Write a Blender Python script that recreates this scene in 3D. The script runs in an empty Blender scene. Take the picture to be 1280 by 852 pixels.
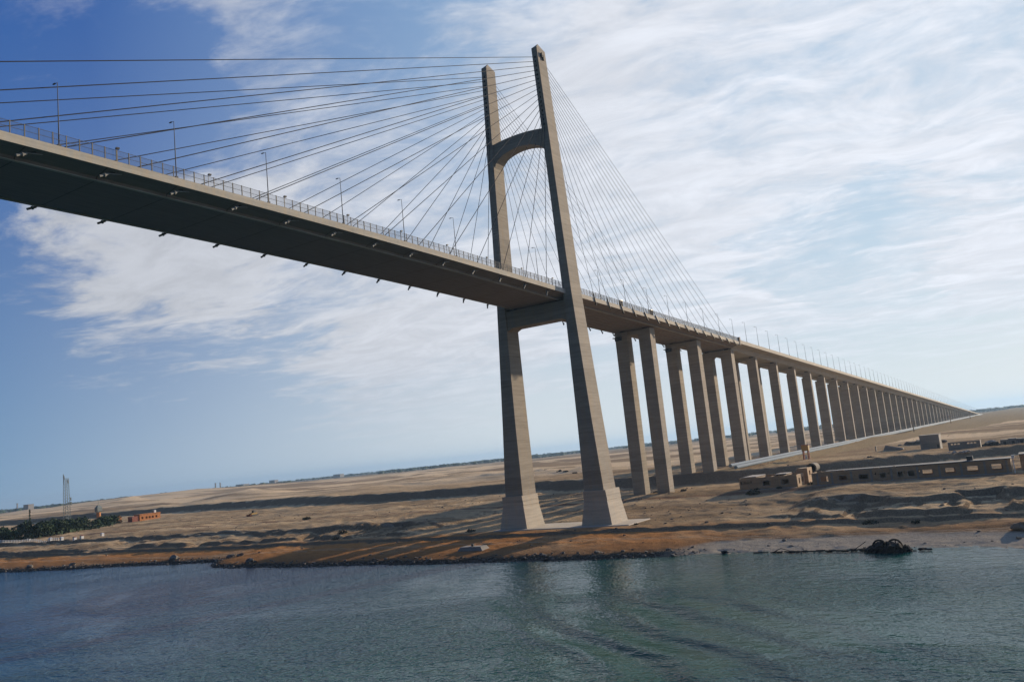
import bpy, math, random
import numpy as np
from mathutils import Vector, Matrix, Euler
R = math.radians
random.seed(7); rng = np.random.default_rng(7)
scn = bpy.context.scene
col = scn.collection

# ---------------------------------------------------------------- camera
CAM = (-228.94, -131.13, 26.38)
YAW, PITCH, ROLL, FOC = 0.5576, 0.1375, 0.1026, 1034.43
cam_d = bpy.data.cameras.new('camera'); cam = bpy.data.objects.new('camera', cam_d); col.objects.link(cam)
cy, sy = math.cos(YAW), math.sin(YAW); F = Vector((cy, sy, 0)); Rt = Vector((sy, -cy, 0)); U = Vector((0, 0, 1))
cp, sp = math.cos(PITCH), math.sin(PITCH); F2 = F*cp+U*sp; U2 = U*cp-F*sp
cr, sr = math.cos(ROLL), math.sin(ROLL); R3 = Rt*cr-U2*sr; U3 = Rt*sr+U2*cr
m = Matrix((R3, U3, -F2)).transposed().to_4x4(); m.translation = Vector(CAM)
cam.matrix_world = m
cam_d.sensor_width = 36; cam_d.lens = FOC/1280*36; cam_d.clip_start = 0.5; cam_d.clip_end = 60000
scn.camera = cam

# ---------------------------------------------------------------- sun, sky
SUN_AZ, SUN_EL = -16.0, 13.3                      # azimuth measured from +X towards +Y
S = Vector((math.cos(R(SUN_EL))*math.cos(R(SUN_AZ)), math.cos(R(SUN_EL))*math.sin(R(SUN_AZ)), math.sin(R(SUN_EL))))
sd = bpy.data.lights.new('sun', 'SUN'); so = bpy.data.objects.new('sun', sd); col.objects.link(so)
so.rotation_euler = S.to_track_quat('Z', 'Y').to_euler()
sd.energy = 5.0; sd.angle = R(0.6); sd.color = (1.0, 0.82, 0.60)
scn.view_settings.view_transform = 'Standard'; scn.view_settings.look = 'None'
scn.view_settings.exposure = 0.22; scn.view_settings.gamma = 1.0
SKY_STRENGTH = 0.1

class NT:
    """small helper to write node trees"""
    def __init__(s, tree): s.t = tree; s.l = tree.links
    def n(s, typ, **kw):
        nd = s.t.nodes.new(typ)
        for k, v in kw.items():
            if k == 'inp':
                for a, b in v.items(): s.set(nd.inputs[a], b)
            else: setattr(nd, k, v)
        return nd
    def set(s, sock, v):
        if isinstance(v, bpy.types.NodeSocket): s.l.new(v, sock)
        else: sock.default_value = v
    def math(s, op, a, b=None, c=None, clamp=False):
        nd = s.n('ShaderNodeMath', operation=op, use_clamp=clamp); s.set(nd.inputs[0], a)
        if b is not None: s.set(nd.inputs[1], b)
        if c is not None: s.set(nd.inputs[2], c)
        return nd.outputs[0]
    def vmath(s, op, a, b=None, out=0):
        nd = s.n('ShaderNodeVectorMath', operation=op); s.set(nd.inputs[0], a)
        if b is not None: s.set(nd.inputs[1], b)
        return nd.outputs[out]
    def noise(s, vec, scale, detail=4, rough=.55, dist=0.0, out=0):
        nd = s.n('ShaderNodeTexNoise', inp={'Scale': scale, 'Detail': detail, 'Roughness': rough, 'Distortion': dist})
        s.set(nd.inputs['Vector'], vec); return nd.outputs[out]
    def ramp(s, f, a, b, c=0., d=1., smooth=True):
        nd = s.n('ShaderNodeMapRange', interpolation_type='SMOOTHSTEP' if smooth else 'LINEAR', clamp=True)
        for i, v in enumerate((f, a, b, c, d)): s.set(nd.inputs[i], v)
        return nd.outputs[0]
    def mix(s, f, a, b):
        nd = s.n('ShaderNodeMix', data_type='RGBA', clamp_factor=True)
        s.set(nd.inputs[0], f)
        for sock, v in ((nd.inputs[6], a), (nd.inputs[7], b)):
            s.set(sock, v if isinstance(v, bpy.types.NodeSocket) else (*v, 1) if len(v) == 3 else v)
        return nd.outputs[2]
    def sep(s, v):
        nd = s.n('ShaderNodeSeparateXYZ'); s.set(nd.inputs[0], v); return nd.outputs
    def comb(s, x, y, z):
        nd = s.n('ShaderNodeCombineXYZ'); s.set(nd.inputs[0], x); s.set(nd.inputs[1], y); s.set(nd.inputs[2], z); return nd.outputs[0]

def pix_dir(x, y):                                  # direction of a spot in the sky
    return (F2+R3*((x-640)/FOC)+U3*((426-y)/FOC)).normalized()

world = bpy.data.worlds.new('World'); scn.world = world; world.use_nodes = True
wt = world.node_tree; wt.nodes.clear(); W = NT(wt)
sky = W.n('ShaderNodeTexSky', sky_type='NISHITA', sun_disc=False)
sky.sun_elevation = R(SUN_EL); sky.sun_rotation = R(90-SUN_AZ); sky.air_density = 1.0; sky.dust_density = 0.6; sky.ozone_density = 1.6
tc = W.n('ShaderNodeTexCoord').outputs['Generated']
nrm = W.vmath('NORMALIZE', tc)
sx, sy_, sz = W.sep(nrm)
den = W.math('ADD', W.math('MAXIMUM', sz, 0.0), 0.10)
px, py = W.math('DIVIDE', sx, den), W.math('DIVIDE', sy_, den)
ca, sa = math.cos(R(98)), math.sin(R(98))            # wind streaks
u = W.math('ADD', W.math('MULTIPLY', px, ca), W.math('MULTIPLY', py, sa))
v = W.math('SUBTRACT', W.math('MULTIPLY', py, ca), W.math('MULTIPLY', px, sa))
warp = W.noise(W.comb(px, py, 3.1), 0.9, 3, .5)
v2 = W.math('ADD', v, W.math('MULTIPLY', warp, 0.55))
q = W.comb(W.math('MULTIPLY', u, 0.40), W.math('MULTIPLY', v2, 1.15), 0.0)
n1 = W.noise(q, 1.35, 7, .62, .35)
n2 = W.noise(W.comb(W.math('MULTIPLY', u, 0.85), W.math('MULTIPLY', v2, 1.35), 5.0), 3.6, 8, .66, .5)
n3 = W.noise(W.comb(W.math('MULTIPLY', u, 1.2), W.math('MULTIPLY', v2, 1.5), 9.0), 10., 5, .6, .2)
wv = W.noise(W.comb(W.math('MULTIPLY', u, .7), W.math('MULTIPLY', v2, 1.1), 21.), 2.6, 6, .62, .3, out=1)
nrw = W.vmath('NORMALIZE', W.vmath('ADD', nrm, W.vmath('MULTIPLY', W.vmath('SUBTRACT', wv, (.5, .5, .5)), (.34, .34, .20))))
def blob(x, y, r, amp, soft=1.0):
    d = pix_dir(x, y)
    dt = W.vmath('DOT_PRODUCT', nrw, tuple(d), out=1)
    return W.ramp(dt, math.cos(R(r)), 1.0, 0.0, amp)
bias = None
for b in ((1000, 120, 24, .30), (760, 300, 12, .14), (540, 430, 12, .36), (420, 450, 6, .14), (640, 200, 8, .10), (180, 350, 10, .42), (300, 300, 7, .22), (80, 290, 7, .16), (60, 30, 9, .16), (330, 30, 6, .14), (1230, 330, 9, .22), (420, 220, 9, .16), (980, 420, 8, .12), (720, 60, 9, .12),
          (120, 480, 9, -.26), (10, 400, 7, -.20), (340, 345, 2.5, -.12), (200, 130, 7, -.20), (70, 110, 11, -.22), (1000, 330, 4.5, -.20), (1120, 290, 5, -.26), (1270, 250, 4, -.10), (1150, 440, 7, -.16), (640, 560, 10, -.05), (330, 560, 10, -.12), (40, 200, 5, -.1)):
    o = blob(*b); bias = o if bias is None else W.math('ADD', bias, o)
dn = W.math('ADD', W.math('ADD', W.math('MULTIPLY', n1, .75), W.math('MULTIPLY', n2, .66)), W.math('MULTIPLY', n3, .32))
dn = W.math('SUBTRACT', dn, .28)
sunf = W.vmath('DOT_PRODUCT', nrm, tuple(S), out=1)
west = W.ramp(sunf, -.25, .35)                       # open blue sky away from the sun
dn = W.math('ADD', W.math('SUBTRACT', W.math('ADD', dn, bias), W.math('MULTIPLY', W.math('SUBTRACT', 1., west), .35)), -.02)
mask = W.ramp(dn, 0.50, 1.0, 0.0, 0.95)
mask = W.math('MULTIPLY', mask, W.ramp(sz, 0.0, 0.16, 0.15, 1.0))
bright = W.ramp(sunf, 0.1, .9, 0.62, 1.12, False)
shade = W.ramp(n2, .35, .7, .88, 1.06)
ccol = W.vmath('MULTIPLY', W.comb(6.5, 6.75, 7.35), W.comb(*[W.math('MULTIPLY', bright, shade)]*3))
# clear air: deep blue overhead, pale at the horizon, brighter towards the sun
hfac = W.math('POWER', W.math('SUBTRACT', 1., W.math('MINIMUM', W.math('MAXIMUM', sz, 0.), 1.)), 3.2)
toward = W.ramp(sunf, .33, .92, 0., 1., False)
up_c = W.mix(toward, (.0, .66, 3.0), (2.8, 4.6, 6.6))
ho_c = W.mix(W.ramp(sunf, .14, .66, 0., 1., False), (1.6, 2.9, 4.5), (6.4, 6.9, 7.1))
clear = W.mix(W.ramp(sunf, -.45, .05), W.mix(hfac, (.5, .75, 1.3), (1.2, 1.45, 1.8)), W.mix(hfac, up_c, ho_c))
fin = W.mix(mask, W.mix(0.04, clear, sky.outputs[0]), ccol)
bg = W.n('ShaderNodeBackground', inp={'Strength': SKY_STRENGTH}); W.set(bg.inputs[0], fin)
wo = W.n('ShaderNodeOutputWorld'); W.l.new(bg.outputs[0], wo.inputs[0])

# ---------------------------------------------------------------- materials
def mat(name, fn):
    mt = bpy.data.materials.new(name); mt.use_nodes = True
    T = NT(mt.node_tree); mt.node_tree.nodes.clear()
    b = T.n('ShaderNodeBsdfPrincipled'); o = T.n('ShaderNodeOutputMaterial'); T.l.new(b.outputs[0], o.inputs[0])
    fn(T, b); return mt
def pos(T): return T.n('ShaderNodeNewGeometry').outputs['Position']
def setc(T, b, c): T.set(b.inputs['Base Color'], c if isinstance(c, bpy.types.NodeSocket) else (*c, 1))
def bump(T, b, h, strength, dist):
    bp = T.n('ShaderNodeBump', inp={'Strength': strength, 'Distance': dist}); T.set(bp.inputs['Height'], h); T.l.new(bp.outputs[0], b.inputs['Normal'])
def simple(name, c, rough=.7, metal=0., var=.18, scale=2.0):
    def f(T, b):
        n = T.noise(pos(T), scale, 4)
        setc(T, b, T.mix(n, tuple(x*(1-var) for x in c), tuple(min(1, x*(1+var)) for x in c)))
        b.inputs['Roughness'].default_value = rough; b.inputs['Metallic'].default_value = metal
    return mat(name, f)
def concrete(name, c, lift=3.6, band=.16, streak=.25):
    def f(T, b):
        P = pos(T); x, y, z = T.sep(P)
        zz = T.math('DIVIDE', z, lift)
        lf = T.math('FLOOR', zz)
        wn = T.n('ShaderNodeTexWhiteNoise', noise_dimensions='1D'); T.set(wn.inputs['W'], lf)
        fr = T.math('FRACT', zz)
        joint = T.ramp(T.math('ABSOLUTE', T.math('SUBTRACT', fr, .5)), .475, .495, 0, 1)
        horiz = T.noise(T.comb(T.math('MULTIPLY', x, .12), T.math('MULTIPLY', y, .12), T.math('MULTIPLY', z, 1.6)), 1.0, 5, .65)
        vert = T.noise(T.comb(x, y, T.math('MULTIPLY', z, .07)), .9, 5, .6)
        fine = T.noise(P, 1.7, 6, .65)
        a = T.math('ADD', T.math('MULTIPLY', T.math('SUBTRACT', wn.outputs[0], .5), band), T.math('MULTIPLY', T.math('SUBTRACT', horiz, .5), .85))
        a = T.math('ADD', a, T.math('MULTIPLY', T.math('SUBTRACT', vert, .5), streak))
        a = T.math('ADD', a, T.math('MULTIPLY', T.math('SUBTRACT', fine, .5), .22))
        a = T.math('SUBTRACT', a, T.math('MULTIPLY', joint, .16))
        a = T.math('ADD', a, 1.0)
        hue = T.mix(T.ramp(vert, .4, .7), c, (c[0]*1.02, c[1]*.95, c[2]*.86))
        setc(T, b, T.vmath('MULTIPLY', hue, T.comb(a, a, a)))
        b.inputs['Roughness'].default_value = .9
        bump(T, b, T.math('ADD', T.math('MULTIPLY', fine, .5), T.math('MULTIPLY', T.math('SUBTRACT', 1., joint), .6)), .5, .06)
    return mat(name, f)
M = {}
M['concrete'] = concrete('board_marked_concrete', (.34, .295, .24), lift=3.9, band=.20, streak=.22)
M['concrete_smooth'] = concrete('smooth_concrete', (.42, .38, .32), lift=9., band=.05, streak=.12)
M['pedestal'] = concrete('pale_concrete', (.50, .44, .36), lift=12., band=.03, streak=.12)
M['fascia'] = concrete('fascia_concrete', (.50, .455, .38), lift=50., band=.02, streak=.3)
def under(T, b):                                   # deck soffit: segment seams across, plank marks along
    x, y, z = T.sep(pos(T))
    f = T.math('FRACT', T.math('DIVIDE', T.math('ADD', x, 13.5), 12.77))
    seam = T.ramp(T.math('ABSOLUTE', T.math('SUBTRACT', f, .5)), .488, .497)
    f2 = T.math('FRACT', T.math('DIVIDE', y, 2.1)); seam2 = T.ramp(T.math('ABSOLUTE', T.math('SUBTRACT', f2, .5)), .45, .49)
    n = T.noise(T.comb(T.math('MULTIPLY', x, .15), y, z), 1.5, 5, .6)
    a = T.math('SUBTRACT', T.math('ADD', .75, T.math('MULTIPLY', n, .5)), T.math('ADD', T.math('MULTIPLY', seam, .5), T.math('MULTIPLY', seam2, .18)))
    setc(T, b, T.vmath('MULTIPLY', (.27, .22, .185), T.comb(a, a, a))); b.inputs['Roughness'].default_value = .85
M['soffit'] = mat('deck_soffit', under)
M['steel'] = simple('grey_steel', (.20, .20, .20), .5, .3)
M['dark_steel'] = simple('dark_steel', (.05, .05, .052), .55, .3)
M['galv'] = simple('galvanised_bracket', (.25, .245, .23), .6)
M['cable'] = simple('cable_sheath', (.02, .022, .03), .9, 0.)
M['lamp'] = simple('lamp_pole_paint', (.09, .095, .105), .7)
M['post'] = simple('fence_post', (.26, .23, .185), .8)
M['wire'] = simple('fence_wire', (.12, .125, .135), .8)
M['hole'] = simple('painted_recess_shade', (.02, .02, .02), .9)  # near-black colour standing in for shade inside openings
M['brick'] = concrete('ruin_wall', (.38, .265, .165), lift=2.9, band=.1, streak=.4)
M['ruin_grey'] = concrete('grey_block_wall', (.27, .255, .235), lift=2.4, band=.15, streak=.4)
M['roof'] = simple('bitumen_roof', (.10, .115, .14), .9)
M['pipe'] = simple('pale_blue_pipe', (.17, .235, .30), .9)
M['orange'] = simple('orange_render', (.50, .20, .065), .9, 0., .3, .6)
M['rust'] = simple('rusty_paint', (.26, .07, .04), .7)
M['yellow'] = simple('yellow_paint', (.40, .24, .06), .7)
M['white'] = simple('white_paint', (.75, .75, .73), .6)
M['leaf'] = simple('dark_foliage', (.022, .045, .013), .9, 0., .5, .35)
M['leaf2'] = simple('mid_foliage', (.034, .065, .018), .9, 0., .5, .35)
M['bark'] = simple('bark', (.10, .075, .05), .9)
M['scrub'] = simple('dry_scrub', (.06, .06, .035), .9, 0., .3)
M['rock'] = simple('shore_rock', (.15, .125, .10), .9, 0., .4, .8)
M['clod'] = simple('sandy_clod', (.26, .20, .14), .95, 0., .4, .8)
M['wetrock'] = simple('wet_black_rock', (.012, .011, .011), .95, 0., .4, 1.)
M['farwall'] = simple('far_wall', (.36, .33, .30), .9)
M['mast'] = simple('mast_paint', (.19, .22, .21), .7)
M['grass'] = simple('reed_green', (.07, .16, .03), .9)

def terrain_mat(T, b):
    P = pos(T); x, y, z = T.sep(P)
    nz = T.sep(T.n('ShaderNodeNewGeometry').outputs['True Normal'])[2]
    big = T.noise(T.comb(x, y, 0.), .012, 5, .55)
    st = T.noise(T.comb(T.math('MULTIPLY', x, 1.), T.math('MULTIPLY', y, .28), 0.), .05, 6, .62)
    med = T.noise(T.comb(x, y, 0.), .22, 6, .65)
    fine = T.noise(P, 2.2, 5, .7)
    sand = T.mix(T.ramp(big, .38, .62), (.60, .43, .25), (.47, .335, .20))
    sand = T.mix(T.ramp(st, .40, .62), sand, (.31, .215, .125))
    sand = T.mix(T.ramp(med, .55, .68, 0, .75), sand, (.15, .115, .085))
    # pale open desert far inland, with scrubby darker belts
    far = T.ramp(x, 150, 420)
    fst = T.noise(T.comb(T.math('MULTIPLY', x, 1.), T.math('MULTIPLY', y, .3), 4.), .006, 7, .62)
    pale = T.mix(T.ramp(fst, .44, .56), (.78, .58, .36), (.35, .25, .155))
    vfar = T.ramp(T.vmath('LENGTH', P, out=1), 1500, 4200)
    pale = T.mix(vfar, pale, T.mix(T.ramp(T.noise(P, .0012, 5, .6), .4, .6), (.10, .11, .09), (.22, .2, .16)))
    c = T.mix(far, sand, pale)
    bk = T.math('MULTIPLY', T.ramp(T.math('ADD', y, T.math('MAXIMUM', T.math('MULTIPLY', T.math('SUBTRACT', x, 130.), .11), 0.)), -19.5, -17.), T.math('MULTIPLY', T.ramp(y, -5, -9), T.ramp(x, 116, 124)))
    c = T.mix(bk, c, T.mix(med, (.46, .34, .19), (.34, .25, .15)))
    # orange earth on the canal bank
    org = T.math('MULTIPLY', T.ramp(x, -4, -16), T.ramp(z, 4.2, 3.2))
    org = T.math('MULTIPLY', org, T.ramp(T.noise(T.comb(x, y, 2.), .035, 4, .6), .34, .52, .45, 1.))
    org = T.math('MULTIPLY', org, T.ramp(y, -95, -40, .35, 1.))
    c = T.mix(org, c, T.mix(med, (.50, .235, .085), (.36, .17, .07)))
    # reddish track in front of the ruins and along the bank
    tr = T.math('ABSOLUTE', T.math('SUBTRACT', x, T.math('ADD', 50., T.math('MULTIPLY', T.noise(T.comb(0., y, 0.), .03, 2), 8.))))
    c = T.mix(T.math('MULTIPLY', T.ramp(tr, 3.2, 1.4), .7), c, (.17, .095, .065))
    # steep faces: darker brown
    c = T.mix(T.ramp(nz, .975, .93), c, T.mix(fine, (.18, .12, .07), (.31, .22, .135)))
    # wet stones by the water, pale beach strip further along
    wet = T.ramp(T.math('ADD', z, T.math('MULTIPLY', T.math('SUBTRACT', med, .5), 1.1)), 1.15, .55)
    beach = T.math('MULTIPLY', T.ramp(y, -48, -62), T.ramp(z, 1.25, .85))
    c = T.mix(T.ramp(T.math('ADD', z, T.math('MULTIPLY', T.math('SUBTRACT', med, .5), 1.2)), 2.1, 1.2, 0, .55), c, (.17, .105, .06))
    c = T.mix(T.math('MULTIPLY', wet, T.ramp(y, -62, -48, .15, 1.)), c, T.mix(T.ramp(fine, .45, .62), (.045, .036, .03), (.15, .12, .09)))
    c = T.mix(beach, c, T.mix(med, (.42, .36, .28), (.30, .26, .21)))
    for tx, tw in ((-27., 5.), (14., 9.), (44., 8.), (92., 10.)):           # vehicle tracks
        dd = T.math('ABSOLUTE', T.math('SUBTRACT', T.math('ABSOLUTE', T.math('SUBTRACT', x, T.math('ADD', tx-tw/2, T.math('MULTIPLY', T.noise(T.comb(tx, y, 0.), .02, 3), tw)))), .9))
        c = T.mix(T.ramp(dd, .45, .15, 0, .55), c, (.46, .36, .25))
    spk = T.noise(T.comb(x, T.math('MULTIPLY', y, .6), 3.), .9, 3, .5)
    c = T.mix(T.ramp(spk, .66, .74, 0, .6), c, (.09, .07, .05))
    f = T.ramp(fine, .3, .7, .80, 1.16)
    setc(T, b, T.vmath('MULTIPLY', c, T.comb(f, f, f)))
    b.inputs['Roughness'].default_value = .95; b.inputs['Specular IOR Level'].default_value = 0.
    bump(T, b, T.math('ADD', T.math('MULTIPLY', med, 1.8), T.math('MULTIPLY', fine, .5)), .7, .4)
M['ground'] = mat('desert_ground', terrain_mat)

def water_mat(T, b):
    P = pos(T); x, y, z = T.sep(P)
    w1 = T.noise(T.comb(T.math('MULTIPLY', x, 1.), T.math('MULTIPLY', y, .7), 0.), .5, 2, .45, .4)
    w2 = T.noise(T.comb(x, y, 7.), 1.6, 2, .5, .3)
    lg = T.noise(T.comb(x, y, 2.), .03, 3, .5, 1.2)
    # wake: a train of long swells crossing the near water, 8.5 m apart
    npj = T.math('SUBTRACT', T.math('MULTIPLY', x, .77), T.math('MULTIPLY', y, .64))
    ph = T.math('ADD', npj, T.math('MULTIPLY', T.noise(T.comb(x, y, 4.), .035, 2, .5), 9.))
    sw = T.math('SINE', T.math('MULTIPLY', ph, 2*math.pi/8.5))
    env = T.math('MULTIPLY', T.math('MULTIPLY', T.ramp(npj, -62, -46), T.ramp(npj, -12, -22)), T.math('MULTIPLY', T.ramp(x, -84, -104), T.ramp(T.noise(T.comb(x, y, 11.), .03, 3, .5), .36, .5, .35, 1.)))
    cat = T.ramp(T.noise(T.comb(T.math('MULTIPLY', x, 1.), T.math('MULTIPLY', y, .6), 13.), .022, 4, .55, 1.0), .38, .62, .55, 1.25)
    w3 = T.noise(T.comb(x, y, 17.), 4.2, 3, .6)
    h = T.math('MULTIPLY', T.math('ADD', T.math('ADD', T.math('MULTIPLY', w1, .62), T.math('MULTIPLY', w2, .32)), T.math('MULTIPLY', w3, .05)), cat)
    h = T.math('ADD', h, T.math('MULTIPLY', T.math('MULTIPLY', sw, env), .50))
    h = T.math('ADD', h, T.math('MULTIPLY', lg, .6))
    setc(T, b, T.mix(T.ramp(y, -60, 60), T.mix(T.ramp(lg, .4, .6), (.0, .060, .064), (.0, .070, .060)), (.0, .052, .105)))  # blue of the reflected sky painted into the body colour towards +Y
    b.inputs['Roughness'].default_value = .06; b.inputs['IOR'].default_value = 1.333; b.inputs['Specular IOR Level'].default_value = .27
    bump(T, b, h, .66, 1.0)
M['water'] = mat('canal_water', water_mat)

# ---------------------------------------------------------------- mesh helpers
class MB:
    def __init__(s): s.v = []; s.f = []
    def add(s, vs, fs):
        o = len(s.v); s.v += [tuple(p) for p in vs]; s.f += [tuple(i+o for i in f) for f in fs]; return s
    def box(s, x0, x1, y0, y1, z0, z1):
        return s.add([(x0, y0, z0), (x1, y0, z0), (x1, y1, z0), (x0, y1, z0), (x0, y0, z1), (x1, y0, z1), (x1, y1, z1), (x0, y1, z1)],
                     [(0, 3, 2, 1), (4, 5, 6, 7), (0, 1, 5, 4), (1, 2, 6, 5), (2, 3, 7, 6), (3, 0, 4, 7)])
    def loft(s, rings, cap=True):
        n = len(rings[0]); vs = [p for r in rings for p in r]; fs = []
        for k in range(len(rings)-1):
            for i in range(n):
                j = (i+1) % n; fs.append((k*n+i, k*n+j, (k+1)*n+j, (k+1)*n+i))
        if cap: fs += [tuple(range(n-1, -1, -1)), tuple(range((len(rings)-1)*n, len(rings)*n))]
        return s.add(vs, fs)
    def rects(s, rows):                                # rows of (z, x0, x1, y0, y1)
        return s.loft([[(x0, y0, z), (x1, y0, z), (x1, y1, z), (x0, y1, z)] for z, x0, x1, y0, y1 in rows])
    def tube(s, a, b, r, n=6, r2=None):
        a, b = Vector(a), Vector(b); d = (b-a).normalized()
        p = d.orthogonal().normalized(); q = d.cross(p); r2 = r if r2 is None else r2
        ring = lambda c, rr: [tuple(c+(p*math.cos(2*math.pi*i/n)+q*math.sin(2*math.pi*i/n))*rr) for i in range(n)]
        return s.loft([ring(a, r), ring(b, r2)])
    def path(s, pts, r, n=8):
        rings = []
        for i, c in enumerate(pts):
            d = (Vector(pts[min(i+1, len(pts)-1)])-Vector(pts[max(i-1, 0)])).normalized()
            q = d.cross(Vector((0, 0, 1))).normalized(); p = q.cross(d)
            rings.append([tuple(Vector(c)+(q*math.cos(2*math.pi*k/n)+p*math.sin(2*math.pi*k/n))*r) for k in range(n)])
        return s.loft(rings)
    def blob(s, c, r, seed=0, squash=(1, 1, 1), jag=.25, sub=1):
        rg = np.random.default_rng(seed); t = (1+5**.5)/2
        V = [(-1, t, 0), (1, t, 0), (-1, -t, 0), (1, -t, 0), (0, -1, t), (0, 1, t), (0, -1, -t), (0, 1, -t), (t, 0, -1), (t, 0, 1), (-t, 0, -1), (-t, 0, 1)]
        V = [Vector(p).normalized() for p in V]
        Fs = [(0, 11, 5), (0, 5, 1), (0, 1, 7), (0, 7, 10), (0, 10, 11), (1, 5, 9), (5, 11, 4), (11, 10, 2), (10, 7, 6), (7, 1, 8), (3, 9, 4), (3, 4, 2), (3, 2, 6), (3, 6, 8), (3, 8, 9), (4, 9, 5), (2, 4, 11), (6, 2, 10), (8, 6, 7), (9, 8, 1)]
        for _ in range(sub):
            cache = {}; nf = []
            def mid(a, b):
                k = (min(a, b), max(a, b))
                if k not in cache: V.append(((V[a]+V[b])/2).normalized()); cache[k] = len(V)-1
                return cache[k]
            for a, b, cc in Fs:
                d, e, g = mid(a, b), mid(b, cc), mid(cc, a); nf += [(a, d, g), (b, e, d), (cc, g, e), (d, e, g)]
            Fs = nf
        V = [p*(1+jag*(rg.random()*2-1)) for p in V]
        return s.add([(c[0]+p.x*r*squash[0], c[1]+p.y*r*squash[1], c[2]+p.z*r*squash[2]) for p in V], Fs)
    def build(s, name, m, parent=None, at=None, origin=(0, 0, 0)):
        """vertices are written in world coordinates; origin (or the parent's location) becomes the object's own zero"""
        me = bpy.data.meshes.new(name)
        o0 = Vector(origin) if parent is None else Vector(WORLD[parent.name])
        me.from_pydata([tuple(Vector(p)-o0) for p in s.v], [], s.f); me.update()
        me.materials.append(m); o = bpy.data.objects.new(name, me); col.objects.link(o)
        WORLD[o.name] = tuple(o0)
        if parent is None: o.location = o0
        else: o.parent = parent
        return o
WORLD = {}
def tag(o, label=None, cat=None, group=None, kind=None):
    if label: o['label'] = label
    if cat: o['category'] = cat
    if group: o['group'] = group
    if kind: o['kind'] = kind
    return o
def thing(name, loc, label, cat, group=None):
    o = bpy.data.objects.new(name, None); o.empty_display_size = 1; col.objects.link(o); o.location = loc; WORLD[o.name] = tuple(loc)
    return tag(o, label, cat, group)
def copy_tree(o, loc, rz=0., sc=1.):
    """copy of a thing with copies of its parts and sub-parts"""
    c = o.copy(); col.objects.link(c); c.location = loc; c.rotation_euler = (0, 0, rz); c.scale = (sc, sc, sc)
    for ch in PARTS.get(o.name, []):
        d = ch.copy(); col.objects.link(d); d.parent = c
        for g in PARTS.get(ch.name, []):
            e = g.copy(); col.objects.link(e); e.parent = d
    return c
PARTS = {}

# ---------------------------------------------------------------- terrain
def vnoise(x, y, seed=0):
    xi, yi = np.floor(x).astype(np.int64), np.floor(y).astype(np.int64); fx, fy = x-xi, y-yi
    fx, fy = fx*fx*(3-2*fx), fy*fy*(3-2*fy)
    def h(a, b):
        n = (a*374761393+b*668265263+seed*974711) & 0xffffffff
        n = ((n ^ (n >> 13))*1274126177) & 0xffffffff
        return ((n ^ (n >> 16)) & 0xffff)/65535.0
    return (h(xi, yi)*(1-fx)+h(xi+1, yi)*fx)*(1-fy)+(h(xi, yi+1)*(1-fx)+h(xi+1, yi+1)*fx)*fy
def fbm(x, y, octs=4, seed=0):
    a, t, s = .5, 0, 0
    for i in range(octs): t = t+a*vnoise(x*2**i, y*2**i, seed+i); s += a; a *= .5
    return t/s
def sst(a, b, x): t = np.clip((x-a)/(b-a), 0, 1); return t*t*(3-2*t)
def shore_x(y):
    base = np.interp(y, [-500, -150, -124, -112, -104, -90, -60, -47, -26, 24, 93, 108, 116, 122, 132, 154, 194, 248, 500, 2000], [-55, -52, -47, -43, -41, -44, -43, -47, -48.5, -50, -48.5, -47, -41, -34.5, -34, -36, -42, -45.5, -44, -60])
    return base+(fbm(y*.11, y*0+3, 4, 5)-.5)*4.5
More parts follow.
